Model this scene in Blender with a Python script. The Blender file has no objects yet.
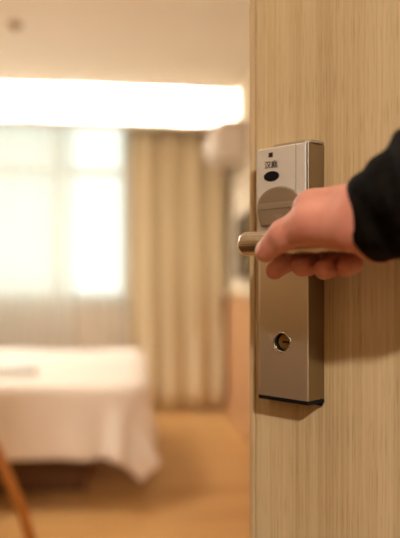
import bpy, bmesh, math, random
import numpy as np
from mathutils import Vector, Matrix

random.seed(4)
C = bpy.context.scene.collection
SC = bpy.context.scene

# ------------------------------------------------------------------ camera
THETA = math.radians(6.5)
cam_d = bpy.data.cameras.new('camera')
cam = bpy.data.objects.new('camera', cam_d)
C.objects.link(cam)
cam.location = (0, 0, 1.0)
cam.rotation_euler = (math.radians(90), 0, -THETA)
cam_d.sensor_fit = 'HORIZONTAL'
cam_d.sensor_width = 24.0
cam_d.lens = 35.0
cam_d.shift_y = 0.0225
cam_d.clip_start = 0.02
cam_d.dof.use_dof = True
cam_d.dof.focus_distance = 0.60
cam_d.dof.aperture_fstop = 1.9
SC.camera = cam

# ------------------------------------------------------------------ world (bright overcast daylight)
w = bpy.data.worlds.new('world')
SC.world = w
w.use_nodes = True
bg = w.node_tree.nodes['Background']
bg.inputs[0].default_value = (0.93, 1.0, 0.95, 1)
bg.inputs[1].default_value = 2.2

# ------------------------------------------------------------------ exposure
vs = SC.view_settings
vs.view_transform = 'Standard'
vs.look = 'None'
vs.gamma = 1.0
vs.use_curve_mapping = False
vs.exposure = 0.0

# light levels of the lamps; the hall one is an added fill
LED_STRENGTH = 1000.0
ROOM_LAMP_W = 28.0
CORRIDOR_LAMP_W = 82.0
HALL_FILL_W = 3.4


def light(name, kind, loc, energy, color, size=0.3, rot=(0, 0, 0), size_y=None):
    l = bpy.data.lights.new(name, kind)
    l.energy = energy
    l.color = color
    if kind == 'AREA':
        l.size = size
        if size_y:
            l.shape = 'RECTANGLE'
            l.size_y = size_y
        else:
            l.shape = 'DISK'
    else:
        l.shadow_soft_size = size
    o = bpy.data.objects.new(name, l)
    o.location = loc
    o.rotation_euler = rot
    C.objects.link(o)
    return o


# portal: only guides the sampling of the daylight through the window
pt = light('window_daylight_portal', 'AREA', (-0.87, 4.61, 1.515), 1, (1, 1, 1), 1.68,
           (math.radians(-90), 0, 0), 1.39)
pt.data.cycles.is_portal = True

WARM = (1.0, 0.72, 0.42)
corr_light = light('corridor_lamp_light', 'AREA', (0.10, -1.45, 2.31), CORRIDOR_LAMP_W, (1.0, 0.94, 0.84), 0.16)
room_light = light('room_lamp_light', 'AREA', (-1.0, 2.6, 2.24), ROOM_LAMP_W, (1.0, 0.94, 0.85), 0.5)
hall_fill = light('hall_fill_light', 'AREA', (-0.28, 0.60, 2.29), HALL_FILL_W, (1.0, 0.87, 0.70), 0.09)  # added fill: brightens the hand and the wall mirrored in the lock


# ------------------------------------------------------------------ colour and materials
def lin(r, g, b):
    def f(c):
        c /= 255.0
        return c / 12.92 if c <= 0.04045 else ((c + 0.055) / 1.055) ** 2.4
    return (f(r), f(g), f(b), 1)


def mat(name, col, rough=0.6, metal=0.0, spec=0.5, noise=None, bump=None, extra=None):
    """noise=(scale vector, amount): value variation; bump=(scale vector, strength)."""
    m = bpy.data.materials.new(name)
    m.use_nodes = True
    nt = m.node_tree
    b = nt.nodes['Principled BSDF']
    b.inputs['Base Color'].default_value = col
    b.inputs['Roughness'].default_value = rough
    b.inputs['Metallic'].default_value = metal
    b.inputs['Specular IOR Level'].default_value = spec
    tc = nt.nodes.new('ShaderNodeTexCoord')

    def noise_tex(scale, detail=4):
        mp = nt.nodes.new('ShaderNodeMapping')
        mp.inputs['Scale'].default_value = scale
        nt.links.new(tc.outputs['Object'], mp.inputs['Vector'])
        n = nt.nodes.new('ShaderNodeTexNoise')
        n.inputs['Scale'].default_value = 1.0
        n.inputs['Detail'].default_value = detail
        nt.links.new(mp.outputs[0], n.inputs['Vector'])
        return n
    if noise:
        n = noise_tex(noise[0])
        r = nt.nodes.new('ShaderNodeValToRGB')
        a = noise[1]
        r.color_ramp.elements[0].position = 0.3
        r.color_ramp.elements[1].position = 0.7
        r.color_ramp.elements[0].color = (col[0] * (1 - a), col[1] * (1 - a), col[2] * (1 - a), 1)
        r.color_ramp.elements[1].color = (min(1, col[0] * (1 + a)), min(1, col[1] * (1 + a)), min(1, col[2] * (1 + a)), 1)
        nt.links.new(n.outputs['Fac'], r.inputs[0])
        nt.links.new(r.outputs[0], b.inputs['Base Color'])
    if bump:
        n2 = noise_tex(bump[0])
        bp = nt.nodes.new('ShaderNodeBump')
        bp.inputs['Strength'].default_value = bump[1]
        bp.inputs['Distance'].default_value = 0.002
        nt.links.new(n2.outputs['Fac'], bp.inputs['Height'])
        nt.links.new(bp.outputs[0], b.inputs['Normal'])
    for k, v in (extra or {}).items():
        b.inputs[k].default_value = v
    return m


def wood(name, c_dark, c_mid, c_light, rough=0.45, axis='Z', fine=260.0, wide=28.0):
    """grain running along one object axis: wide streaks, fine lines and short pores"""
    m = bpy.data.materials.new(name)
    m.use_nodes = True
    nt = m.node_tree
    b = nt.nodes['Principled BSDF']
    b.inputs['Roughness'].default_value = rough
    b.inputs['Specular IOR Level'].default_value = 0.35
    tc = nt.nodes.new('ShaderNodeTexCoord')

    def n(scale_cross, scale_along, detail, dist=0.0):
        mp = nt.nodes.new('ShaderNodeMapping')
        s = [scale_cross] * 3
        s['XYZ'.index(axis)] = scale_along
        mp.inputs['Scale'].default_value = s
        nt.links.new(tc.outputs['Object'], mp.inputs['Vector'])
        t = nt.nodes.new('ShaderNodeTexNoise')
        t.inputs['Scale'].default_value = 1.0
        t.inputs['Detail'].default_value = detail
        t.inputs['Distortion'].default_value = dist
        nt.links.new(mp.outputs[0], t.inputs['Vector'])
        return t
    a = n(wide, 0.5, 3, 0.3)
    f = n(fine, 1.6, 3, 0.15)
    p = n(fine * 2.2, 22.0, 2)
    mx = nt.nodes.new('ShaderNodeMath'); mx.operation = 'MULTIPLY_ADD'
    mx.inputs[1].default_value = 0.5
    nt.links.new(a.outputs['Fac'], mx.inputs[0])
    m2 = nt.nodes.new('ShaderNodeMath'); m2.operation = 'MULTIPLY'
    m2.inputs[1].default_value = 0.5
    nt.links.new(f.outputs['Fac'], m2.inputs[0])
    nt.links.new(m2.outputs[0], mx.inputs[2])
    r = nt.nodes.new('ShaderNodeValToRGB')
    e = r.color_ramp.elements
    e[0].position = 0.36; e[0].color = c_dark
    e[1].position = 0.66; e[1].color = c_light
    q = e.new(0.5); q.color = c_mid
    nt.links.new(mx.outputs[0], r.inputs[0])
    pr = nt.nodes.new('ShaderNodeValToRGB')
    pr.color_ramp.elements[0].position = 0.34
    pr.color_ramp.elements[0].color = (0.86, 0.82, 0.76, 1)
    pr.color_ramp.elements[1].position = 0.46
    pr.color_ramp.elements[1].color = (1, 1, 1, 1)
    nt.links.new(p.outputs['Fac'], pr.inputs[0])
    mix = nt.nodes.new('ShaderNodeMix'); mix.data_type = 'RGBA'; mix.blend_type = 'MULTIPLY'
    mix.inputs[0].default_value = 1.0
    nt.links.new(r.outputs[0], mix.inputs[6])
    nt.links.new(pr.outputs[0], mix.inputs[7])
    nt.links.new(mix.outputs[2], b.inputs['Base Color'])
    bp = nt.nodes.new('ShaderNodeBump')
    bp.inputs['Strength'].default_value = 0.06
    bp.inputs['Distance'].default_value = 0.001
    nt.links.new(f.outputs['Fac'], bp.inputs['Height'])
    nt.links.new(bp.outputs[0], b.inputs['Normal'])
    return m


def emit(name, col, strength):
    m = bpy.data.materials.new(name)
    m.use_nodes = True
    nt = m.node_tree
    nt.nodes.clear()
    o = nt.nodes.new('ShaderNodeOutputMaterial')
    e = nt.nodes.new('ShaderNodeEmission')
    e.inputs[0].default_value = col
    e.inputs[1].default_value = strength
    nt.links.new(e.outputs[0], o.inputs[0])
    return m


def sheer_mat(name, col, opacity):
    m = bpy.data.materials.new(name)
    m.use_nodes = True
    nt = m.node_tree
    nt.nodes.clear()
    o = nt.nodes.new('ShaderNodeOutputMaterial')
    tr = nt.nodes.new('ShaderNodeBsdfTransparent')
    tl = nt.nodes.new('ShaderNodeBsdfTranslucent'); tl.inputs[0].default_value = col
    df = nt.nodes.new('ShaderNodeBsdfDiffuse'); df.inputs[0].default_value = col
    m1 = nt.nodes.new('ShaderNodeMixShader'); m1.inputs[0].default_value = 0.5
    nt.links.new(df.outputs[0], m1.inputs[1]); nt.links.new(tl.outputs[0], m1.inputs[2])
    m2 = nt.nodes.new('ShaderNodeMixShader')
    tc = nt.nodes.new('ShaderNodeTexCoord')
    mp = nt.nodes.new('ShaderNodeMapping'); mp.inputs['Scale'].default_value = (60, 60, 2)
    ns = nt.nodes.new('ShaderNodeTexNoise'); ns.inputs['Scale'].default_value = 1
    mr = nt.nodes.new('ShaderNodeMapRange')
    mr.inputs['To Min'].default_value = opacity - 0.03; mr.inputs['To Max'].default_value = opacity + 0.03
    nt.links.new(tc.outputs['Object'], mp.inputs[0]); nt.links.new(mp.outputs[0], ns.inputs['Vector'])
    nt.links.new(ns.outputs['Fac'], mr.inputs['Value']); nt.links.new(mr.outputs[0], m2.inputs[0])
    nt.links.new(tr.outputs[0], m2.inputs[1]); nt.links.new(m1.outputs[0], m2.inputs[2])
    nt.links.new(m2.outputs[0], o.inputs[0])
    return m


M = {}
M['door'] = wood('door_oak_veneer', lin(177, 150, 110), lin(194, 168, 128), lin(205, 181, 142), fine=330.0, wide=34.0)
M['door_edge'] = wood('door_oak_lipping', lin(176, 146, 106), lin(192, 164, 124), lin(204, 176, 136))
M['nickel'] = mat('satin_nickel', (0.86, 0.78, 0.63, 1), 0.38, 0.95, bump=((40, 40, 900), 0.03))
M['nickel_side'] = mat('nickel_side_shaded', (0.32, 0.27, 0.19, 1), 0.28, 1.0)  # nickel browned and darkened to carry the door's reflection and shade
M['steel'] = mat('brushed_steel', (0.66, 0.59, 0.50, 1), 0.27, 1.0, noise=((12, 420, 420), 0.4), bump=((12, 420, 420), 0.35))
M['silver'] = mat('pale_satin_silver', (0.80, 0.78, 0.75, 1), 0.5, 0.75, bump=((40, 40, 900), 0.03))
M['ledge'] = mat('taupe_ledge', (0.46, 0.40, 0.33, 1), 0.42, 0.9)
M['boss'] = mat('taupe_metal', (0.40, 0.34, 0.27, 1), 0.42, 0.9)
M['black'] = mat('black_plastic', (0.005, 0.005, 0.005, 1), 0.6, spec=0.15)
M['ink'] = mat('dark_print', (0.02, 0.012, 0.01, 1), 0.6)
M['logo'] = mat('logo_print', (0.03, 0.004, 0.004, 1), 0.6)
M['hole'] = mat('dark_recess', (0.01, 0.008, 0.006, 1), 0.5)
M['brass'] = mat('brass', (0.62, 0.42, 0.17, 1), 0.3, 1.0)
M['wall'] = mat('cream_wall_paint', lin(236, 222, 200), 0.8, noise=((3, 3, 3), 0.02), bump=((250, 250, 250), 0.05))
M['corridor_wall'] = mat('brown_wallpaper', lin(150, 126, 98), 0.85, noise=((40, 40, 4), 0.06))
M['ceiling'] = mat('ceiling_paint', lin(247, 238, 225), 0.85, noise=((2, 2, 2), 0.015))
M['added_hall_panel'] = wood('added_brown_panel', lin(112, 84, 52), lin(126, 96, 60), lin(138, 106, 70), 0.5, 'Z', 120, 12)  # for the added hall panelling, brown so the lock plate mirrors it
M['panel'] = wood('pale_wood_panel', lin(196, 150, 108), lin(214, 168, 124), lin(224, 182, 140), 0.5, 'Z', 120, 12)
M['rail'] = mat('cream_rail', lin(232, 214, 180), 0.5, noise=((5, 5, 5), 0.03))
M['floor'] = wood('warm_wood_floor', lin(188, 140, 84), lin(204, 158, 100), lin(216, 172, 116), 0.34, 'X', 60, 6)
M['carpet'] = mat('brown_carpet', lin(96, 66, 42), 0.95, noise=((90, 90, 90), 0.25), bump=((400, 400, 400), 0.4))
M['drape'] = mat('golden_beige_curtain', lin(226, 209, 174), 0.85, noise=((300, 300, 300), 0.06), extra={'Sheen Weight': 0.2})
M['sheer'] = sheer_mat('sheer_voile', (0.95, 0.92, 0.88, 1), 0.55)
M['sheer_dense'] = sheer_mat('dense_voile', (0.93, 0.92, 0.88, 1), 0.68)
M['frame'] = mat('white_window_frame', lin(232, 234, 228), 0.4, noise=((4, 4, 4), 0.02))
M['linen'] = mat('white_bed_linen', lin(242, 230, 218), 0.85, noise=((30, 30, 30), 0.02), bump=((120, 120, 120), 0.15), extra={'Sheen Weight': 0.2})
M['mattress'] = mat('mattress_ticking', lin(225, 212, 196), 0.9, noise=((60, 60, 60), 0.04))
M['bedbase'] = wood('dark_brown_bed_base', lin(84, 52, 28), lin(100, 64, 36), lin(114, 76, 44), 0.45, 'X', 80, 8)
M['orange_wood'] = wood('orange_wood', lin(176, 104, 38), lin(196, 122, 48), lin(210, 140, 62), 0.4, 'Z', 120, 14)
M['towel'] = mat('grey_white_towel', lin(232, 228, 220), 0.95, noise=((200, 200, 200), 0.08), bump=((300, 300, 300), 0.4))
M['unit'] = mat('pale_plastic', lin(226, 212, 200), 0.45, noise=((6, 6, 6), 0.02))
M['unit_dark'] = mat('grey_louvre', lin(150, 138, 126), 0.5)
M['tv'] = mat('tv_black', (0.012, 0.011, 0.010, 1), 0.25)
M['tv_frame'] = mat('tv_bezel', (0.02, 0.018, 0.016, 1), 0.4)
M['led'] = emit('warm_led', (1.0, 0.94, 0.84, 1), LED_STRENGTH)
M['lamp_diff'] = emit('lamp_diffuser', (1.0, 0.8, 0.55, 1), 3.0)
M['chrome'] = mat('chrome', (0.7, 0.68, 0.64, 1), 0.15, 1.0)
M['detector'] = mat('beige_detector', lin(170, 138, 96), 0.5)
M['leather'] = mat('black_leather_sleeve', (0.006, 0.0045, 0.0034, 1), 0.75, spec=0.06, noise=((70, 70, 70), 0.8), bump=((160, 160, 160), 0.5))
M['nail'] = mat('nail', lin(226, 172, 150), 0.3)

glass = bpy.data.materials.new('window_glass')
glass.use_nodes = True
_nt = glass.node_tree
_nt.nodes.clear()
_o = _nt.nodes.new('ShaderNodeOutputMaterial')
_t = _nt.nodes.new('ShaderNodeBsdfTransparent'); _t.inputs[0].default_value = (0.94, 0.97, 0.95, 1)
_g = _nt.nodes.new('ShaderNodeBsdfGlossy'); _g.inputs['Roughness'].default_value = 0.02
_m = _nt.nodes.new('ShaderNodeMixShader'); _m.inputs[0].default_value = 0.05
_nt.links.new(_t.outputs[0], _m.inputs[1]); _nt.links.new(_g.outputs[0], _m.inputs[2]); _nt.links.new(_m.outputs[0], _o.inputs[0])
M['glass'] = glass

# skin: subsurface, blotchy redness
sk = mat('skin', lin(222, 158, 128), 0.55, spec=0.4)
_nt = sk.node_tree
_b = _nt.nodes['Principled BSDF']
_b.inputs['Subsurface Weight'].default_value = 0.25
_b.inputs['Subsurface Radius'].default_value = (1.0, 0.35, 0.18)
_b.inputs['Subsurface Scale'].default_value = 0.006
_tc = _nt.nodes.new('ShaderNodeTexCoord')
_n = _nt.nodes.new('ShaderNodeTexNoise'); _n.inputs['Scale'].default_value = 45; _n.inputs['Detail'].default_value = 3
_nt.links.new(_tc.outputs['Object'], _n.inputs['Vector'])
_r = _nt.nodes.new('ShaderNodeValToRGB')
_r.color_ramp.elements[0].position = 0.3; _r.color_ramp.elements[0].color = lin(198, 126, 106)
_r.color_ramp.elements[1].position = 0.75; _r.color_ramp.elements[1].color = lin(212, 148, 126)
_nt.links.new(_n.outputs['Fac'], _r.inputs[0]); _nt.links.new(_r.outputs[0], _b.inputs['Base Color'])
_n2 = _nt.nodes.new('ShaderNodeTexVoronoi'); _n2.inputs['Scale'].default_value = 900
_nt.links.new(_tc.outputs['Object'], _n2.inputs['Vector'])
_bp = _nt.nodes.new('ShaderNodeBump'); _bp.inputs['Strength'].default_value = 0.12; _bp.inputs['Distance'].default_value = 0.0005
_nt.links.new(_n2.outputs['Distance'], _bp.inputs['Height']); _nt.links.new(_bp.outputs[0], _b.inputs['Normal'])
M['skin'] = sk


# ------------------------------------------------------------------ mesh helpers
def obj(name, bm, m, parent=None, smooth=False, loc=None, rotz=0.0):
    me = bpy.data.meshes.new(name)
    bm.normal_update()
    bm.to_mesh(me)
    bm.free()
    for mm in (m if isinstance(m, (list, tuple)) else [m]):
        me.materials.append(mm)
    if smooth:
        me.polygons.foreach_set('use_smooth', [True] * len(me.polygons))
    o = bpy.data.objects.new(name, me)
    C.objects.link(o)
    if parent:
        o.parent = parent
    if loc:
        o.location = loc
    o.rotation_euler.z = rotz
    return o


def tag(o, label=None, cat=None, group=None, kind=None):
    if label: o['label'] = label
    if cat: o['category'] = cat
    if group: o['group'] = group
    if kind: o['kind'] = kind
    return o


def thing(name, label, cat, loc=(0, 0, 0), rotz=0.0):
    o = bpy.data.objects.new(name, None)
    o.empty_display_size = 0.1
    o.location = loc
    o.rotation_euler.z = rotz
    C.objects.link(o)
    return tag(o, label, cat)


def box(bm, x0, x1, y0, y1, z0, z1, bev=0.0, seg=2):
    r = bmesh.ops.create_cube(bm, size=1.0)
    vs_ = r['verts']
    for v in vs_:
        v.co = Vector(((x0 + x1) / 2 + v.co.x * (x1 - x0), (y0 + y1) / 2 + v.co.y * (y1 - y0), (z0 + z1) / 2 + v.co.z * (z1 - z0)))
    if bev > 0:
        es = list({e for v in vs_ for e in v.link_edges})
        bmesh.ops.bevel(bm, geom=es, offset=bev, segments=seg, affect='EDGES', profile=0.5)
    return bm


def B(*a, **k):
    return box(bmesh.new(), *a, **k)


def lathe(bm, prof, seg=32, mtx=None):
    """prof: list of (r, h) around local z"""
    rings = []
    for r, h in prof:
        if r < 1e-6:
            rings.append([bm.verts.new((0, 0, h))])
        else:
            rings.append([bm.verts.new((r * math.cos(2 * math.pi * i / seg), r * math.sin(2 * math.pi * i / seg), h)) for i in range(seg)])
    for a, b in zip(rings, rings[1:]):
        for i in range(seg):
            j = (i + 1) % seg
            if len(a) == 1 and len(b) == 1: continue
            if len(a) == 1: bm.faces.new((a[0], b[i], b[j]))
            elif len(b) == 1: bm.faces.new((a[i], a[j], b[0]))
            else: bm.faces.new((a[i], a[j], b[j], b[i]))
    if mtx is not None:
        bmesh.ops.transform(bm, matrix=mtx, verts=[v for r in rings for v in r])
    bmesh.ops.recalc_face_normals(bm, faces=bm.faces)
    return bm


def tube(bm, pts, radii, seg=20, cap=True, squash=1.0):
    pts = [Vector(p) for p in pts]
    rings = []
    up = Vector((0, 0, 1))
    prev = None
    for i, p in enumerate(pts):
        t = (pts[min(i + 1, len(pts) - 1)] - pts[max(i - 1, 0)]).normalized()
        if prev is None:
            s = t.cross(up)
            if s.length < 1e-3: s = t.cross(Vector((1, 0, 0)))
        else:
            s = prev - t * prev.dot(t)
        s.normalize(); prev = s
        n_ = s.cross(t)
        r = radii[i] if hasattr(radii, '__len__') else radii
        rings.append([bm.verts.new(p + s * (r * math.cos(2 * math.pi * k / seg)) + n_ * (r * squash * math.sin(2 * math.pi * k / seg))) for k in range(seg)])
    for a, b in zip(rings, rings[1:]):
        for i in range(seg):
            j = (i + 1) % seg
            bm.faces.new((a[i], a[j], b[j], b[i]))
    if cap:
        bm.faces.new(rings[0]); bm.faces.new(rings[-1])
    bmesh.ops.recalc_face_normals(bm, faces=bm.faces)
    return bm


def prism(bm, outline, y0, y1, bev=0.0):
    """outline: (x,z) loop, extruded along y from y0 (back) to y1 (front)"""
    n = len(outline)
    a = [bm.verts.new((x, y0, z)) for x, z in outline]
    b = [bm.verts.new((x, y1, z)) for x, z in outline]
    bm.faces.new(a); f = bm.faces.new(b)
    for i in range(n):
        j = (i + 1) % n
        bm.faces.new((a[i], a[j], b[j], b[i]))
    bmesh.ops.recalc_face_normals(bm, faces=bm.faces)
    if bev:
        bmesh.ops.bevel(bm, geom=list(f.edges), offset=bev, segments=2, affect='EDGES', profile=0.6)
    return bm


def ellipse(cx, cz, rx, rz, n=32):
    return [(cx + rx * math.cos(2 * math.pi * i / n), cz + rz * math.sin(2 * math.pi * i / n)) for i in range(n)]


def rotx(a): return Matrix.Rotation(a, 4, 'X')


# ------------------------------------------------------------------ the room shell
XR, XL = 0.725, -2.15          # right wall, left wall
YE, YW = 0.08, 4.45            # entry wall (room side), window wall
ZC = 2.30                      # ceiling

tag(obj('floor', B(XL - 0.1, XR + 0.1, -0.04, YW + 0.15, -0.1, 0.0), M['floor']), kind='structure')
tag(obj('ceiling', B(XL - 0.1, XR + 0.1, 0.0, 4.04, ZC, ZC + 0.055), M['ceiling']), kind='structure')
tag(obj('ceiling_upper', B(XL - 0.1, XR + 0.1, 3.70, YW + 0.15, 2.56, 2.62), M['ceiling']), kind='structure')
tag(obj('wall_right', B(XR, XR + 0.1, -0.04, YW + 0.15, 0, 2.56), M['wall']), kind='structure')
tag(obj('wall_left', B(XL - 0.1, XL, 1.25, YW + 0.15, 0, 2.56), M['wall']), kind='structure')
# window wall around the opening
WX0, WX1, WZ0, WZ1 = -1.70, -0.04, 0.83, 2.20
bm = bmesh.new()
box(bm, XL - 0.1, WX0, YW, YW + 0.15, 0, 2.56)
box(bm, WX1, XR + 0.1, YW, YW + 0.15, 0, 2.56)
box(bm, WX0, WX1, YW, YW + 0.15, 0, WZ0)
box(bm, WX0, WX1, YW, YW + 0.15, WZ1, 2.56)
tag(obj('wall_back', bm, M['wall']), kind='structure')
# entry wall with the doorway (the door leaf hangs on its right jamb)
bm = bmesh.new()
box(bm, -3.0, -0.14, -0.04, YE, 0, 2.40)
box(bm, XR + 0.1, 3.0, -0.04, YE, 0, 2.40)
box(bm, -0.14, XR + 0.1, -0.04, YE, 2.08, 2.40)
tag(obj('wall_front', bm, M['wall']), kind='structure')
# block beside the entry hall
tag(obj('wall_hall', B(XL - 0.1, -0.52, YE, 1.25, 0, 2.40), M['wall']), kind='structure')
# corridor
tag(obj('corridor_floor', B(-3.0, 3.0, -1.95, -0.04, -0.1, 0.0), M['carpet']), kind='structure')
tag(obj('corridor_ceiling', B(-3.0, 3.0, -1.95, -0.04, 2.40, 2.46), M['ceiling']), kind='structure')
tag(obj('wall_corridor', B(-3.0, 3.0, -2.05, -1.95, 0, 2.46), M['corridor_wall']), kind='structure')
bm = bmesh.new()
box(bm, -3.1, -3.0, -2.05, YE, 0, 2.46); box(bm, 3.0, 3.1, -2.05, YE, 0, 2.46)
tag(obj('wall_corridor_ends', bm, M['corridor_wall']), kind='structure')
# jamb lining of the doorway
bm = bmesh.new()
box(bm, -0.14, -0.11, -0.05, YE + 0.01, 0, 2.08)
box(bm, XR, XR + 0.02, -0.05, YE - 0.02, 0, 2.08)
box(bm, -0.14, XR + 0.02, -0.05, YE - 0.01, 2.05, 2.08)
tag(obj('trim_door_lining', bm, M['door_edge']), kind='structure')
# bulkhead above the window, washed by the hidden strip
bk = tag(obj('trim_bulkhead', B(XL, XR, 4.20, 4.26, 2.085, 2.56), M['ceiling']), kind='structure')
obj('ledge', B(XL, XR, 4.085, 4.20, 2.077, 2.089, 0.003), M['ceiling'], bk)  # lip added to block strip light from reaching the curtains
# panelling with a cream rail; the hall run is added for the lock's reflection
bm = bmesh.new()
box(bm, XR - 0.022, XR, 1.0, 4.44, 0.08, 0.88)
tr = tag(obj('trim_panelling_right', bm, M['panel']), kind='structure')
obj('rail', B(XR - 0.05, XR, 1.0, 4.44, 0.88, 0.925, 0.008), M['rail'], tr)
bm = bmesh.new()
box(bm, -0.52, -0.498, YE, 1.25, 0.08, 0.95)
tr = tag(obj('trim_added_hall_panelling', bm, M['added_hall_panel']), kind='structure')  # unseen, added to give the lock plate a brown lower reflection
obj('rail', B(-0.52, -0.47, YE, 1.25, 0.95, 0.99, 0.008), M['rail'], tr)
tag(obj('baseboard_right', B(XR - 0.028, XR, 1.0, 4.44, 0, 0.08, 0.004), M['panel']), kind='structure')
tag(obj('baseboard_hall', B(-0.52, -0.492, YE, 1.25, 0, 0.08, 0.004), M['panel']), kind='structure')
tag(obj('baseboard_back', B(XL, XR - 0.03, YW - 0.015, YW, 0, 0.08, 0.004), M['panel']), kind='structure')

# ------------------------------------------------------------------ window
bm = bmesh.new()
fw = 0.05
y0, y1 = YW + 0.03, YW + 0.09
box(bm, WX0, WX0 + fw, y0, y1, WZ0, WZ1); box(bm, WX1 - fw, WX1, y0, y1, WZ0, WZ1)
box(bm, WX0 + fw, WX1 - fw, y0, y1, WZ0, WZ0 + fw); box(bm, WX0 + fw, WX1 - fw, y0, y1, WZ1 - fw, WZ1)
TZ = 1.80
box(bm, WX0 + fw, WX1 - fw, y0, y1, TZ - 0.025, TZ + 0.025)
MX = [-1.14, -0.57]
for x in MX:
    box(bm, x - 0.025, x + 0.025, y0, y1, WZ0 + fw, TZ - 0.025)
    box(bm, x - 0.025, x + 0.025, y0, y1, TZ + 0.025, WZ1 - fw)
win = tag(obj('window_1', bm, M['frame']), kind='structure')
xs = [WX0 + fw] + [v for x in MX for v in (x - 0.025, x + 0.025)] + [WX1 - fw]
for i in range(0, 6, 2):
    for za, zb in ((WZ0 + fw, TZ - 0.025), (TZ + 0.025, WZ1 - fw)):
        obj('pane', B(xs[i], xs[i + 1], YW + 0.055, YW + 0.061, za, zb), M['glass'], win)
obj('window_sill', B(WX0, WX1, YW - 0.02, YW + 0.03, WZ0 - 0.03, WZ0, 0.004), M['frame'], win)


# ------------------------------------------------------------------ curtains
def curtain(name, x0, x1, y, z0, z1, m, label, cat, folds, amp, seed, thick):
    rnd = random.Random(seed)
    n = int(folds * 12)
    nz = 14
    ph = [rnd.uniform(-0.9, 0.9) for _ in range(folds + 2)]
    am = [rnd.uniform(0.65, 1.25) for _ in range(folds + 2)]
    bm = bmesh.new()
    grid = []
    for i in range(n + 1):
        u = i / n
        k = u * folds
        a = am[int(k)] * (1 - (k % 1)) + am[int(k) + 1] * (k % 1)
        p = ph[int(k)] * (1 - (k % 1)) + ph[int(k) + 1] * (k % 1)
        col = []
        for j in range(nz + 1):
            v = j / nz
            spread = 0.75 + 0.35 * (1 - v) ** 0.7
            xx = x0 + (x1 - x0) * u + 0.25 * amp * math.sin(2 * k * 2 * math.pi + p) * spread
            yy = y + amp * a * spread * math.sin(k * 2 * math.pi + 0.6 * p + 0.25 * math.sin(3 * v + p))
            col.append(bm.verts.new((xx, yy, z0 + (z1 - z0) * v)))
        grid.append(col)
    for i in range(n):
        for j in range(nz):
            bm.faces.new((grid[i][j], grid[i + 1][j], grid[i + 1][j + 1], grid[i][j + 1]))
    o = obj(name, bm, m, smooth=True)
    if thick:
        md = o.modifiers.new('thickness', 'SOLIDIFY'); md.thickness = thick; md.offset = 0
    return tag(o, label, cat)


curtain('drape', -0.02, 0.69, 4.335, 0.02, 2.14, M['drape'], 'golden beige floor-length curtain hanging right of the bright window',
        'curtain', 4, 0.050, 7, 0.003)
curtain('sheer_curtain', -1.85, -0.03, 4.395, 0.03, 2.14, M['sheer'], 'white sheer curtain hanging across the whole bright window', 'curtain', 20, 0.016, 8, 0)
curtain('sheer_curtain', -1.85, -0.42, 4.352, 0.03, 2.14, M['sheer_dense'], 'second white sheer layer gathered over the left part of the window', 'curtain', 22, 0.014, 11, 0)
bm = bmesh.new()
box(bm, XL + 0.02, XR - 0.02, 4.32, 4.35, 2.15, 2.165); box(bm, XL + 0.02, XR - 0.02, 4.38, 4.41, 2.15, 2.165)
rl = tag(obj('curtain_rail', bm, M['frame']), 'white double curtain track behind the bulkhead', 'curtain rail')

# hidden light strip on the far edge of the ceiling, facing the bulkhead
ls = thing('light_strip', 'warm light strip hidden along the ceiling edge above the window', 'light strip', (XL + 0.02, 4.041, ZC + 0.012))
obj('channel', B(0, XR - XL - 0.04, 0, 0.006, 0.0, 0.03), M['frame'], ls)
obj('diffuser', B(0.01, XR - XL - 0.05, 0.006, 0.010, 0.006, 0.024), M['led'], ls)

# ------------------------------------------------------------------ wall unit, television, ceiling fixture
wu = thing('wall_unit', 'pale boxy unit mounted high on the wall beside the curtain', 'wall unit', (XR, 3.88, 1.77))
obj('body', B(-0.20, 0, -0.235, 0.235, 0, 0.245, 0.03, 4), M['unit'], wu, smooth=False)
obj('louvre', B(-0.206, -0.15, -0.20, 0.20, 0.02, 0.035, 0.004), M['unit_dark'], wu)
obj('front_panel', B(-0.208, -0.19, -0.215, 0.215, 0.06, 0.225, 0.006), M['unit'], wu)

tv = thing('television', 'black flat television on the wall beyond the door edge', 'television', (XR, 3.45, 1.0))
obj('casing', B(-0.05, -0.02, -0.40, 0.40, 0, 0.40, 0.006), M['tv_frame'], tv)
obj('screen', B(-0.053, -0.050, -0.385, 0.385, 0.015, 0.385), M['tv'], tv)
obj('wall_bracket', B(-0.02, 0.0, -0.2, 0.2, 0.1, 0.3), M['tv_frame'], tv)

sd = thing('ceiling_detector', 'small round brownish detector on the ceiling', 'detector', (-0.602, 3.07, ZC))
obj('base', lathe(bmesh.new(), [(0, 0), (0.036, 0), (0.036, -0.008), (0.03, -0.012), (0, -0.012)], 28), M['detector'], sd)
obj('sensor_cap', lathe(bmesh.new(), [(0, -0.012), (0.02, -0.012), (0.018, -0.024), (0.01, -0.03), (0, -0.03)], 28), M['detector'], sd)


def ceiling_lamp(loc, r, label):
    t = thing('ceiling_lamp', label, 'lamp', loc)
    obj('base', lathe(bmesh.new(), [(0, 0), (r, 0), (r, -0.025), (r * 0.94, -0.03), (0, -0.03)], 40), M['chrome'], t, smooth=False)
    obj('diffuser', lathe(bmesh.new(), [(r * 0.93, -0.03), (r * 0.9, -0.05), (r * 0.6, -0.068), (0, -0.074)], 40), M['lamp_diff'], t, smooth=True)
    return t


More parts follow.
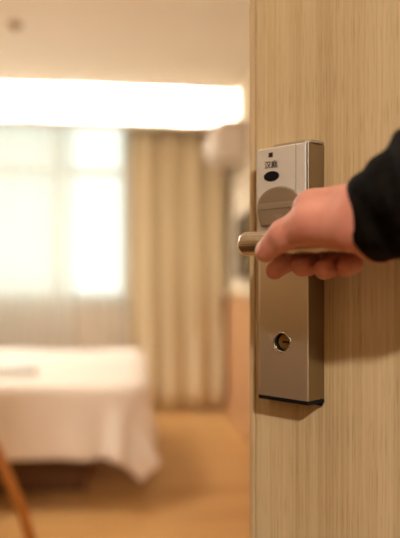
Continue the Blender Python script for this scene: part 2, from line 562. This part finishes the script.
ceiling_lamp((-1.0, 2.6, ZC), 0.26, 'round flush ceiling lamp of the bedroom')
ceiling_lamp((0.10, -1.45, 2.40), 0.15, 'round flush ceiling lamp of the corridor')
room_light.location.z = ZC - 0.09
corr_light.location.z = 2.40 - 0.09
dl = thing('fill_downlight', 'small round fill lamp added in the entry hall ceiling', 'lamp', (-0.28, 0.60, ZC))  # added fixture for the hall fill
obj('bezel', lathe(bmesh.new(), [(0.04, -0.002), (0.058, 0.0), (0.058, -0.006), (0.048, -0.010), (0.04, -0.006)], 36), M['chrome'], dl)
obj('diffuser', lathe(bmesh.new(), [(0.0, -0.006), (0.041, -0.006), (0.041, -0.001), (0, -0.001)], 36), M['lamp_diff'], dl)
hall_fill.location.z = ZC - 0.02

# ------------------------------------------------------------------ bed
bed = thing('bed', 'low bed with a dark brown base under white linen', 'bed', (-1.05, 3.18, 0))
obj('base', B(-1.0, 0.83, -0.40, 0.56, 0.0, 0.27, 0.012), M['bedbase'], bed)
obj('mattress', B(-1.0, 0.93, -0.565, 0.585, 0.27, 0.515, 0.05, 4), M['mattress'], bed)
obj('headboard', B(-1.09, -1.0, -0.68, 0.68, 0.0, 1.05, 0.02), M['bedbase'], bed)


def duvet():
    x0, x1, ya, yb = -1.05 - 0.85, -0.005, 2.60, 3.79      # flat part on the mattress
    over, top = 0.355, 0.548
    n_x, n_y = 84, 84
    rnd = np.random.RandomState(3)
    bm = bmesh.new()
    g = []
    for i in range(n_x + 1):
        a = x0 + (x1 + over - x0) * i / n_x
        col = []
        for j in range(n_y + 1):
            b = ya - over + (yb - ya + 2 * over) * j / n_y
            RC = 0.17                                  # rounded plan corner of the padded top
            cx, cy = min(a, x1 - RC), min(max(b, ya + RC), yb - RC)
            dx, dy = a - cx, b - cy
            hyp = math.hypot(dx, dy)
            s = max(0.0, hyp - RC)
            if hyp > 1e-6:
                s *= 1 - 0.13 * abs(2 * dx * dy) / (hyp * hyp)
                cx += dx / hyp * min(hyp, RC); cy += dy / hyp * min(hyp, RC)
            z = top + 0.006 * math.sin(7 * a + 2 * b) + 0.005 * math.sin(11 * b - 4 * a)
            px, py = cx, cy
            if s > 1e-6:
                ang = math.atan2(dy, dx)
                R_ = 0.085 if abs(dx) > abs(dy) else 0.035 + 0.05 * abs(dx) / max(abs(dy), 1e-6)
                arc = R_ * math.pi / 2
                if s < arc:
                    t = s / R_
                    out, drop = R_ * math.sin(t), R_ * (1 - math.cos(t))
                else:
                    h = s - arc
                    corner = abs(math.sin(2 * ang))
                    fl = 0.06 + 0.16 * corner
                    out, drop = R_ + h * fl, R_ + h * math.sqrt(1 - fl * fl)
                    along = a * 1.0 if abs(dy) > abs(dx) else b
                    wv = math.sin(along * 17 + 0.8 * math.sin(along * 5)) * 0.5 + 0.5 * math.sin(along * 29 + 1.3)
                    out += (0.012 + 0.02 * corner) * wv * min(1, h / 0.25)
                    out += 0.03 * corner * math.sin(ang * 9) * min(1, h / 0.2)
                px += math.cos(ang) * out
                py += math.sin(ang) * out
                z -= drop
            col.append(bm.verts.new((px, py, max(z, 0.02))))
        g.append(col)
    for i in range(n_x):
        for j in range(n_y):
            bm.faces.new((g[i][j], g[i + 1][j], g[i + 1][j + 1], g[i][j + 1]))
    o = obj('duvet', bm, M['linen'], smooth=True)
    md = o.modifiers.new('thickness', 'SOLIDIFY'); md.thickness = 0.022; md.offset = -1
    return tag(o, 'white duvet draped over the bed with hanging sides', 'duvet')


duvet()


def folded_towel():
    t = thing('folded_towel', 'pale grey folded towel lying on the white duvet', 'towel', (-0.60, 2.80, 0.561), 0.15)
    for k, (hx, hy) in enumerate(((0.15, 0.11), (0.145, 0.107), (0.14, 0.104))):
        obj('fold', B(-hx, hx, -hy, hy, 0.011 * k, 0.011 * k + 0.0108, 0.004), M['towel'], t)


folded_towel()

# ------------------------------------------------------------------ round side table, one splayed leg reaches into the picture
rt = thing('side_table', 'round wooden side table on splayed orange wood legs', 'table', (-0.72, 1.72, 0))
obj('table_top', lathe(bmesh.new(), [(0, 0.69), (0.285, 0.69), (0.30, 0.70), (0.30, 0.712), (0.29, 0.72), (0, 0.72)], 48), M['orange_wood'], rt)
for k in range(3):
    a = math.radians(-9) + k * 2 * math.pi / 3
    d = Vector((math.cos(a), math.sin(a), 0))
    obj('leg', tube(bmesh.new(), [d * 0.525 + Vector((0, 0, 0.0)), d * 0.42 + Vector((0, 0, 0.36)), d * 0.27 + Vector((0, 0, 0.69 + 0.0))], [0.0125, 0.0145, 0.018], 16), M['orange_wood'], rt, smooth=True)

# ------------------------------------------------------------------ entry door with its card lock
# door frame: u along the leaf (towards the hinges), e out of the lock face, z up
ANG = math.atan2(-0.7157, 0.6985)
OX, OY = 0.1799, 0.5884            # the lock's front right edge
PD = 0.026                         # lock depth
HU = 0.7304                        # hinge u
_u = Vector((math.cos(ANG), math.sin(ANG), 0)); _in = Vector((-math.sin(ANG), math.cos(ANG), 0))
HINGE = Vector((OX, OY, 0)) + _u * HU + _in * PD


def L(u, e, z):                    # (u, e, z) -> coordinates in the door's own frame
    return Vector((u - HU, -e - PD, z))


FE = -0.0912 - HU                  # free edge
door = obj('door_1', B(FE + 0.0085, 0.0, 0.0, 0.045, 0.008, 2.042, 0.001, 1), M['door'], loc=HINGE, rotz=ANG)
tag(door, 'light oak veneered entry door standing ajar', kind='structure')
obj('edge_lipping', B(FE, FE + 0.0076, -0.0003, 0.0446, 0.008, 2.042, 0.0012, 2), M['door_edge'], door)
for z in (0.25, 1.05, 1.85):
    hb = bmesh.new()
    lathe(hb, [(0, -0.05), (0.007, -0.05), (0.007, 0.05), (0, 0.05)], 16, Matrix.Translation((0.009, 0.03, z)))
    obj('hinge', hb, M['nickel'], door, smooth=False)

# --- lock body: satin front with a slightly tapered right flank, door reflection and shade put into its colour
PW, PT, PB = 0.0632, 1.1416, 0.8717
u0, u1 = -PW, 0.0


def section_body(zs):
    """zs: list of (z, grow) ; cross-section with rounded left edge and slanting right flank"""
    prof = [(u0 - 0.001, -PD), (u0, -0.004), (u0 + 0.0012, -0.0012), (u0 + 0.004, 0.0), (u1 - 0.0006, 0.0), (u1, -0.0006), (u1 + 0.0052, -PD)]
    bm_ = bmesh.new()
    rings = []
    for z, g in zs:
        rings.append([bm_.verts.new(L(u, e - g, z)) for u, e in prof])
    fl = []
    n = len(prof)
    for a, b in zip(rings, rings[1:]):
        for i in range(n):
            j = (i + 1) % n
            f = bm_.faces.new((a[i], a[j], b[j], b[i]))
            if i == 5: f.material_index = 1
    bm_.faces.new(rings[0]); bm_.faces.new(rings[-1])
    bmesh.ops.recalc_face_normals(bm_, faces=bm_.faces)
    return bm_


# front shell is pierced for the key cylinder: build it as two meshes' worth of faces in one bmesh
KU, KZ, KR = -0.0315, 1 + (278 - 342.3) * 0.625 / 583, 0.0098
bm = section_body([(PB, 0.0), (PB + 0.002, 0.0), (PT - 0.002, 0.0), (PT, 0.001)])
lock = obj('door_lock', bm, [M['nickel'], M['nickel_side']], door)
tag(lock, 'tall satin nickel card lock plate on the oak door')
cut = obj('lock_cutter', lathe(bmesh.new(), [(0, -0.02), (KR, -0.02), (KR, 0.02), (0, 0.02)], 48, Matrix.Translation(L(KU, 0, KZ)) @ rotx(math.pi / 2)), M['hole'], door)
md = lock.modifiers.new('keyhole', 'BOOLEAN'); md.object = cut; md.operation = 'DIFFERENCE'; md.solver = 'EXACT'
bpy.context.view_layer.update()
dg = bpy.context.evaluated_depsgraph_get()
me_new = bpy.data.meshes.new_from_object(lock.evaluated_get(dg))
lock.modifiers.clear()
lock.data = me_new
bpy.data.objects.remove(cut)

# base gasket in black, a little taller than the body, and the thin top cap
bm = bmesh.new()
box(bm, L(u0 - 0.003, 0, 0).x, L(u1 + 0.0036, 0, 0).x, -0.0035, -0.0002, PB - 0.0075, PT + 0.003)
obj('gasket', bm, M['black'], lock)
bm = bmesh.new()
pr = [(u0 - 0.001, -PD + 0.003), (u0 - 0.0004, -0.003), (u0 + 0.002, 0.0), (u1 - 0.001, 0.0), (u1 + 0.0006, -0.0015), (u1 + 0.0065, -PD + 0.003)]
for za, zb in ((PB - 0.0042, PB - 0.0002),):
    a = [bm.verts.new(L(u, e - 0.0004, za)) for u, e in pr]; b = [bm.verts.new(L(u, e - 0.0004, zb)) for u, e in pr]
    bm.faces.new(a); bm.faces.new(b)
    for i in range(6):
        j = (i + 1) % 6
        bm.faces.new((a[i], a[j], b[j], b[i]))
bmesh.ops.recalc_face_normals(bm, faces=bm.faces)
obj('bottom_cap', bm, M['black'], lock)
bm = bmesh.new()
pr = [(u0 + 0.02, -PD + 0.003), (u0 + 0.02, -0.002), (u1 - 0.004, -0.0006), (u1 + 0.001, -0.004), (u1 + 0.0055, -PD + 0.012), (u1 + 0.0062, -PD + 0.003)]
a = [bm.verts.new(L(u, e, PT)) for u, e in pr]; b = [bm.verts.new(L(u - 0.001, e - 0.001, PT + 0.003)) for u, e in pr]
bm.faces.new(a); bm.faces.new(b)
for i in range(6):
    j = (i + 1) % 6
    bm.faces.new((a[i], a[j], b[j], b[i]))
bmesh.ops.recalc_face_normals(bm, faces=bm.faces)
obj('top_cap', bm, M['boss'], lock)
# raised vertical strip beside the reader
bm = bmesh.new()
box(bm, L(-0.0135, 0, 0).x, L(-0.0015, 0, 0).x, L(0, 0.0022, 0).y, L(0, -0.001, 0).y, 1.035, PT - 0.0008, 0.0009, 2)
st = obj('side_strip', bm, M['silver'], lock)
for uu in (-0.0141, -0.0009):
    obj('joint', B(L(uu - 0.0005, 0, 0).x, L(uu + 0.0005, 0, 0).x, L(0, 0.0004, 0).y, L(0, -0.001, 0).y, 1.035, PT - 0.0008), M['hole'], lock)
# chrome sliver drawing in the highlight on the reader's left edge
obj('edge_highlight', B(L(u0 - 0.0006, 0, 0).x, L(u0 + 0.0008, 0, 0).x, L(0, 0.0006, 0).y, L(0, -0.006, 0).y, 1.07, PT, 0.0004, 1), M['chrome'], lock)


def front(name, outline, e0, e1, m, bev=0.0, smooth=False):
    bm_ = bmesh.new()
    prism(bm_, [(u - HU, z) for u, z in outline], -e0 - PD, -e1 - PD, bev)
    return obj(name, bm_, m, lock, smooth)


def uz(px, py):                    # place on the lock face read from the photograph, as lock coordinates in metres
    k = (px - 200) / 583.0
    u = (k * 0.605 - 0.1121) / (0.775 + k * 0.632)
    return u, 1 + (278 - py) * (0.605 - 0.632 * u) / 583.0


# lighter reader panel in the upper half
front('reader_panel', [(u0 + 0.001, 1.0515), (-0.0146, 1.0515), (-0.0146, PT - 0.0008), (u0 + 0.001, PT - 0.0008)], -0.0008, 0.0006, M['silver'], 0.0003)
# sensor window
cu, cz = uz(271.8, 176.4)
front('sensor_window', ellipse(cu, cz, 0.0096, 0.0055, 40), 0.0, 0.0016, M['black'], 0.0005)
# square emblem
cu, cz = uz(271.0, 155.2)
front('emblem', [(cu - 0.0026, cz - 0.0025), (cu + 0.0026, cz - 0.0025), (cu + 0.0026, cz + 0.0025), (cu - 0.0026, cz + 0.0025)], 0.0, 0.0010, M['logo'])
# two characters
cu, cz = uz(271.4, 164.6)
tcu = bpy.data.curves.new('lettering', 'FONT')
tcu.body = '\u6c49\u5ead'
tcu.size = 1.0
tcu.align_x = 'CENTER'; tcu.align_y = 'CENTER'
tcu.extrude = 0.02
tcu.offset = 0.014
to = bpy.data.objects.new('lettering_curve', tcu)
C.objects.link(to)
bpy.context.view_layer.update()
dg = bpy.context.evaluated_depsgraph_get()
tme = bpy.data.meshes.new_from_object(to.evaluated_get(dg))
bpy.data.objects.remove(to)
tb = bmesh.new(); tb.from_mesh(tme)
bmesh.ops.scale(tb, vec=(0.0084, 0.0084, 0.0084), verts=tb.verts)
xs_ = [v.co.x for v in tb.verts]; ys_ = [v.co.y for v in tb.verts]
mx_, my_ = (min(xs_) + max(xs_)) / 2, (min(ys_) + max(ys_)) / 2
for v in tb.verts:
    v.co = L(cu + (v.co.x - mx_), 0.0008 + v.co.z, cz + (v.co.y - my_))
obj('lettering', tb, M['ink'], lock)

# arched card boss: round top, sides drawn in to a narrow foot
ol = []
bc_u, bc_z, bw = -0.0330, 1.0800, 0.0262
for i in range(21):
    a = math.pi * i / 20
    ol.append((bc_u + bw * math.cos(a), bc_z + 0.018 * math.sin(a)))
ol += [(bc_u - bw - 0.0004, bc_z - 0.008), (bc_u - bw + 0.0015, bc_z - 0.018), (bc_u - bw + 0.004, bc_z - 0.0245),
       (bc_u + bw - 0.004, bc_z - 0.0245), (bc_u + bw - 0.0015, bc_z - 0.018), (bc_u + bw + 0.0004, bc_z - 0.008)]
front('card_boss', ol, -0.001, 0.0058, M['boss'], 0.0022)
front('card_ledge', [(bc_u - bw + 0.001, bc_z - 0.006), (bc_u + bw - 0.001, bc_z - 0.006), (bc_u + bw - 0.001, bc_z + 0.0005), (bc_u - bw + 0.001, bc_z + 0.0005)], 0.0050, 0.0066, M['ledge'], 0.0005)
# faint insertion mark on the boss
front('card_mark', [(bc_u - 0.006, bc_z - 0.012), (bc_u + 0.006, bc_z - 0.012), (bc_u, bc_z - 0.018)], 0.0050, 0.0060, M['ledge'])
# key cylinder inside its recess
kc = obj('key_cylinder', lathe(bmesh.new(), [(0, -0.0055), (0.0078, -0.0055), (0.0084, -0.0061), (0.0084, -0.020), (0, -0.020)], 40,
         Matrix.Translation(L(KU + 0.0006, 0, KZ)) @ rotx(math.pi / 2)), M['brass'], lock, smooth=False)
bm = bmesh.new()
c = L(KU + 0.0022, 0, KZ)
box(bm, c.x - 0.0044, c.x + 0.0044, c.y + 0.0050, c.y + 0.0065, c.z - 0.0010, c.z + 0.0010)
obj('key_slot', bm, M['black'], lock)
obj('recess_lining', lathe(bmesh.new(), [(KR - 0.0002, -0.0003), (KR - 0.0002, -0.0199), (0.0, -0.0199)], 48, Matrix.Translation(L(KU, 0, KZ)) @ rotx(math.pi / 2)), M['hole'], lock, smooth=False)
bm = bmesh.new()
lathe(bm, [(KR - 0.0003, -0.0012), (KR - 0.0001, 0.0004), (KR + 0.0008, 0.0006), (KR + 0.0012, 0.0)], 48, Matrix.Translation(L(KU, 0, KZ)) @ rotx(math.pi / 2))
obj('keyhole_rim', bm, M['chrome'], lock, smooth=True)

# lever: neck out of the plate, elbow, bar along the door
LZ, LE = 1.0342, 0.053
BR = 0.0122
prof_ = [(-0.0470, 0.0), (-0.0468, 0.0060), (-0.0460, 0.0088), (-0.0442, 0.0108), (-0.0415, 0.0119), (-0.038, BR), (-0.02, BR), (0.02, BR), (0.06, BR), (0.083, BR), (0.0855, 0.0112), (0.087, 0.009), (0.0872, 0.0)]
lev = lathe(bmesh.new(), [(r, u) for u, r in prof_], 40, Matrix.Translation(L(0, LE, LZ)) @ Matrix.Rotation(math.pi / 2, 4, 'Y'))
lv = obj('lever_handle', lev, M['steel'], lock, smooth=True)
obj('lever_neck', lathe(bmesh.new(), [(0, -0.004), (0.0100, -0.004), (0.0100, LE - 0.004), (0, LE - 0.004)], 32, Matrix.Translation(L(-0.0365, 0, LZ)) @ rotx(math.pi / 2)), M['steel'], lock)
obj('lever_rose', lathe(bmesh.new(), [(0, -0.0005), (0.0165, -0.0005), (0.0165, 0.003), (0.015, 0.005), (0.0109, 0.006), (0, 0.006)], 40,
    Matrix.Translation(L(-0.0365, 0, LZ)) @ rotx(math.pi / 2)), M['boss'], lock, smooth=False)


# ------------------------------------------------------------------ the hand: one continuous surface from a blended distance field
def seg_d(P, a, b, ra, rb_, sq=None):
    a = np.array(a); b = np.array(b)
    d = b - a
    t = np.clip(((P - a) @ d) / max(d @ d, 1e-12), 0, 1)
    q = P - (a + t[..., None] * d)
    return np.sqrt((q * q).sum(-1)) - (ra + (rb_ - ra) * t)


def smin(a, b, k):
    h = np.clip(0.5 + 0.5 * (b - a) / k, 0, 1)
    return b + (a - b) * h - k * h * (1 - h)


def surface_nets(V, org, st):
    """quads around the zero level of V on a regular grid"""
    nx, ny, nz = V.shape
    s = V < 0
    acc = np.zeros((nx - 1, ny - 1, nz - 1, 3)); cnt = np.zeros((nx - 1, ny - 1, nz - 1))
    offs = [(i, j, k) for i in (0, 1) for j in (0, 1) for k in (0, 1)]

    def sub(A, o): return A[o[0]:o[0] + nx - 1, o[1]:o[1] + ny - 1, o[2]:o[2] + nz - 1]
    for o in offs:
        for ax in range(3):
            if o[ax]: continue
            p = list(o); p[ax] = 1
            va, vb = sub(V, o), sub(V, p)
            c_ = (va < 0) != (vb < 0)
            t = np.where(c_, va / np.where(c_, va - vb, 1), 0)
            for q in range(3):
                acc[..., q] += np.where(c_, o[q] + (t if q == ax else 0), 0)
            cnt += c_
    idx = -np.ones(cnt.shape, int)
    act = cnt > 0
    idx[act] = np.arange(act.sum())
    ii = np.argwhere(act)
    verts = (ii + acc[act] / cnt[act][:, None]) * st + np.array(org)
    quads = []
    for ax in range(3):
        sa = [slice(1, -1)] * 3; sb = [slice(1, -1)] * 3
        sa[ax] = slice(0, -1); sb[ax] = slice(1, None)
        A, Bv = s[tuple(sa)], s[tuple(sb)]
        e = np.argwhere(A != Bv)
        if not len(e): continue
        ori = A[tuple(e.T)]
        base = e.copy()
        for q in range(3):
            if q != ax: base[:, q] += 1
        b1, b2 = [(1, 2), (2, 0), (0, 1)][ax]
        cs = []
        for d1, d2 in ((0, 0), (-1, 0), (-1, -1), (0, -1)):
            c_ = base.copy(); c_[:, b1] += d1; c_[:, b2] += d2
            cs.append(idx[tuple(c_.T)])
        q4 = np.stack(cs, 1)
        q4[~ori] = q4[~ori][:, ::-1]
        quads.append(q4)
    return verts, np.concatenate(quads)


# joints in the door frame (u, e, z), metres
J = dict(
    wr=(0.100, 0.080, 1.055), wu=(0.100, 0.058, 1.040), fa=(0.200, 0.088, 1.103),
    iM=(0.0350, 0.056, 1.0640), mM=(0.0380, 0.036, 1.0665), rM=(0.0480, 0.024, 1.0640), pM=(0.0580, 0.022, 1.0540),
    tC=(0.0840, 0.086, 1.0430), tM=(0.0490, 0.084, 1.0475), tI=(0.0215, 0.0835, 1.0390), tT=(-0.0005, 0.0795, 1.0250),
    iP=(-0.0060, 0.0260, 1.0370), iD=(-0.0020, 0.0360, 1.0170), iT=(-0.0095, 0.0500, 1.0075),
    mP=(0.0170, 0.0250, 1.0340), mD=(0.0190, 0.0340, 1.0130), mT=(0.0195, 0.0490, 1.0110),
    rP=(0.0400, 0.0250, 1.0320), rD=(0.0440, 0.0340, 1.0120), rT=(0.0435, 0.0490, 1.0080),
    pP=(0.0610, 0.0270, 1.0300), pD=(0.0650, 0.0360, 1.0130), pT=(0.0650, 0.0490, 1.0095))


def build_person():
    st = 0.0013
    lo = np.array([-0.03, -0.004, 0.985]); hi = np.array([0.215, 0.150, 1.150])
    n = ((hi - lo) / st).astype(int)
    ax = [lo[i] + st * np.arange(n[i]) for i in range(3)]
    P = np.stack(np.meshgrid(*ax, indexing='ij'), -1)
    D = lambda a, b, ra, rb_: seg_d(P, J[a], J[b], ra, rb_)
    palm = D('wr', 'iM', 0.0225, 0.0165)
    palm = smin(palm, D('wr', 'mM', 0.0225, 0.0165), 0.012)
    palm = smin(palm, D('wu', 'rM', 0.0215, 0.0155), 0.012)
    palm = smin(palm, D('wu', 'pM', 0.0215, 0.0140), 0.012)
    palm = smin(palm, seg_d(P, J['iM'], J['pM'], 0.0140, 0.0125), 0.012)
    palm = smin(palm, D('wr', 'fa', 0.0250, 0.0310), 0.012)
    palm = smin(palm, D('wu', 'fa', 0.0250, 0.0310), 0.012)
    # thumb with its fleshy base
    th = smin(D('tC', 'tM', 0.0215, 0.0185), D('tM', 'tI', 0.0182, 0.0140), 0.008)
    th = smin(th, D('tI', 'tT', 0.0138, 0.0105), 0.004)
    V = smin(palm, th, 0.010)
    # web between thumb and index
    V = smin(V, seg_d(P, (0.046, 0.078, 1.050), (0.034, 0.058, 1.058), 0.0125, 0.0135), 0.010)
    # fingers, each blended into the palm but not into its neighbour
    for f, r in (('i', 0.0102), ('m', 0.0107), ('r', 0.0107), ('p', 0.0096)):
        fg = D(f + 'M', f + 'P', r * 1.12, r * 1.0)
        fg = smin(fg, D(f + 'P', f + 'D', r * 1.02, r * 0.97), 0.003)
        fg = smin(fg, D(f + 'D', f + 'T', r * 0.97, r * 0.90), 0.003)
        V = smin(V, fg, 0.0035)
    # keep clear of the lever bar the hand closes on
    bar = seg_d(P, (-0.04, LE, LZ), (0.080, LE, LZ), 0.0123, 0.0123)
    V = np.maximum(V, -bar)
    verts, quads = surface_nets(V, lo, st)
    # keep the one connected surface
    lab = np.arange(len(verts))
    while True:
        m_ = lab[quads].min(1)
        new = lab.copy()
        for q in range(4): np.minimum.at(new, quads[:, q], m_)
        new = new[new]
        if (new == lab).all(): break
        lab = new
    ids, cn = np.unique(lab, return_counts=True)
    main = ids[cn.argmax()]
    keep = lab == main
    remap = np.cumsum(keep) - 1
    quads = remap[quads[keep[quads[:, 0]]]]
    verts = verts[keep]
    co = np.stack([verts[:, 0] - HU, -verts[:, 1] - PD, verts[:, 2]], 1)
    me = bpy.data.meshes.new('person')
    me.from_pydata(co.tolist(), [], quads[:, ::-1].tolist())
    me.update()
    me.materials.append(M['skin']); me.materials.append(M['nail'])
    # nails on thumb and fingertips
    cen = verts[quads].mean(1)

    def paint(a, b, side, size):
        a = np.array(J[a]); b = np.array(J[b]); d = (b - a) / np.linalg.norm(b - a)
        q = cen - (b + d * 0.001)
        al = q @ d
        q2 = q - al[:, None] * d
        sd = np.array(side); sd = sd - d * (sd @ d); sd /= np.linalg.norm(sd)
        up = q2 @ sd
        lat = np.sqrt(np.maximum((q2 * q2).sum(1) - up ** 2, 0))
        return (up > 0) & ((al / (size * 1.2)) ** 2 + (lat / size) ** 2 < 1)
    nm = paint('tI', 'tT', (-0.95, 0.35, -0.15), 0.0062)
    mi = nm.astype(int)
    me.polygons.foreach_set('material_index', mi.tolist())
    me.polygons.foreach_set('use_smooth', [True] * len(me.polygons))
    o = bpy.data.objects.new('person', me)
    C.objects.link(o)
    o.location = HINGE; o.rotation_euler.z = ANG
    sm = o.modifiers.new('soften', 'SMOOTH'); sm.factor = 0.5; sm.iterations = 3
    tag(o, 'right hand and forearm in a black sleeve gripping the door lever', 'person')
    return o


person = build_person()


def build_sleeve():
    path = [((0.0935, 0.0705, 1.0470), 0.0335), ((0.0965, 0.0710, 1.0478), 0.0352), ((0.1010, 0.0716, 1.0495), 0.0368), ((0.110, 0.073, 1.0535), 0.0390), ((0.125, 0.0755, 1.0600), 0.0415),
            ((0.150, 0.080, 1.072), 0.044), ((0.20, 0.088, 1.100), 0.048), ((0.26, 0.100, 1.138), 0.053),
            ((0.305, 0.112, 1.172), 0.058), ((0.35, 0.14, 1.215), 0.060), ((0.41, 0.19, 1.29), 0.062), ((0.48, 0.24, 1.37), 0.068), ((0.52, 0.27, 1.42), 0.070)]
    # resample finely
    P_ = np.array([p for p, _ in path]); R_ = np.array([r for _, r in path])
    s = np.concatenate([[0], np.cumsum(np.linalg.norm(np.diff(P_, axis=0), axis=1))])
    ss = np.concatenate([np.linspace(0, 0.10, 34), np.linspace(0.105, s[-1], 60)])
    pts_ = np.stack([np.interp(ss, s, P_[:, k]) for k in range(3)], 1)
    rr = np.interp(ss, s, R_)
    seg = 72
    rnd = np.random.RandomState(5)
    bm_ = bmesh.new()
    rings = []
    prev = None
    for i in range(len(ss)):
        t = pts_[min(i + 2, len(ss) - 1)] - pts_[max(i - 2, 0)]
        t = t / np.linalg.norm(t)
        sd = np.cross(t, (0, 0, 1)) if prev is None else prev - t * (prev @ t)
        sd /= np.linalg.norm(sd); prev = sd
        nn = np.cross(sd, t)
        ring = []
        for k in range(seg):
            a = 2 * math.pi * k / seg
            fade = min(1, ss[i] / 0.03)
            wr = (0.0016 * math.sin(ss[i] * 210 + 2.2 * math.sin(a + 0.5) + 1.2 * math.sin(2 * a))
                  + 0.0012 * math.sin(ss[i] * 120 - 3 * a) + 0.001 * math.sin(5 * a + ss[i] * 60)) * fade
            rim = 0.0008 if ss[i] < 0.006 else 0.0
            r = rr[i] + wr + rim
            ring.append(bm_.verts.new(L(*(pts_[i] + sd * r * 0.98 * math.cos(a) + nn * r * 1.04 * math.sin(a)))))
        rings.append(ring)
    for a, b in zip(rings, rings[1:]):
        for k in range(seg):
            j = (k + 1) % seg
            bm_.faces.new((a[k], a[j], b[j], b[k]))
    bm_.faces.new(rings[-1])
    bmesh.ops.recalc_face_normals(bm_, faces=bm_.faces)
    o = obj('sleeve', bm_, M['leather'], person, smooth=True)
    md_ = o.modifiers.new('thickness', 'SOLIDIFY'); md_.thickness = 0.003; md_.offset = -1
    tag(o, 'black textured sleeve with a close cuff')


build_sleeve()
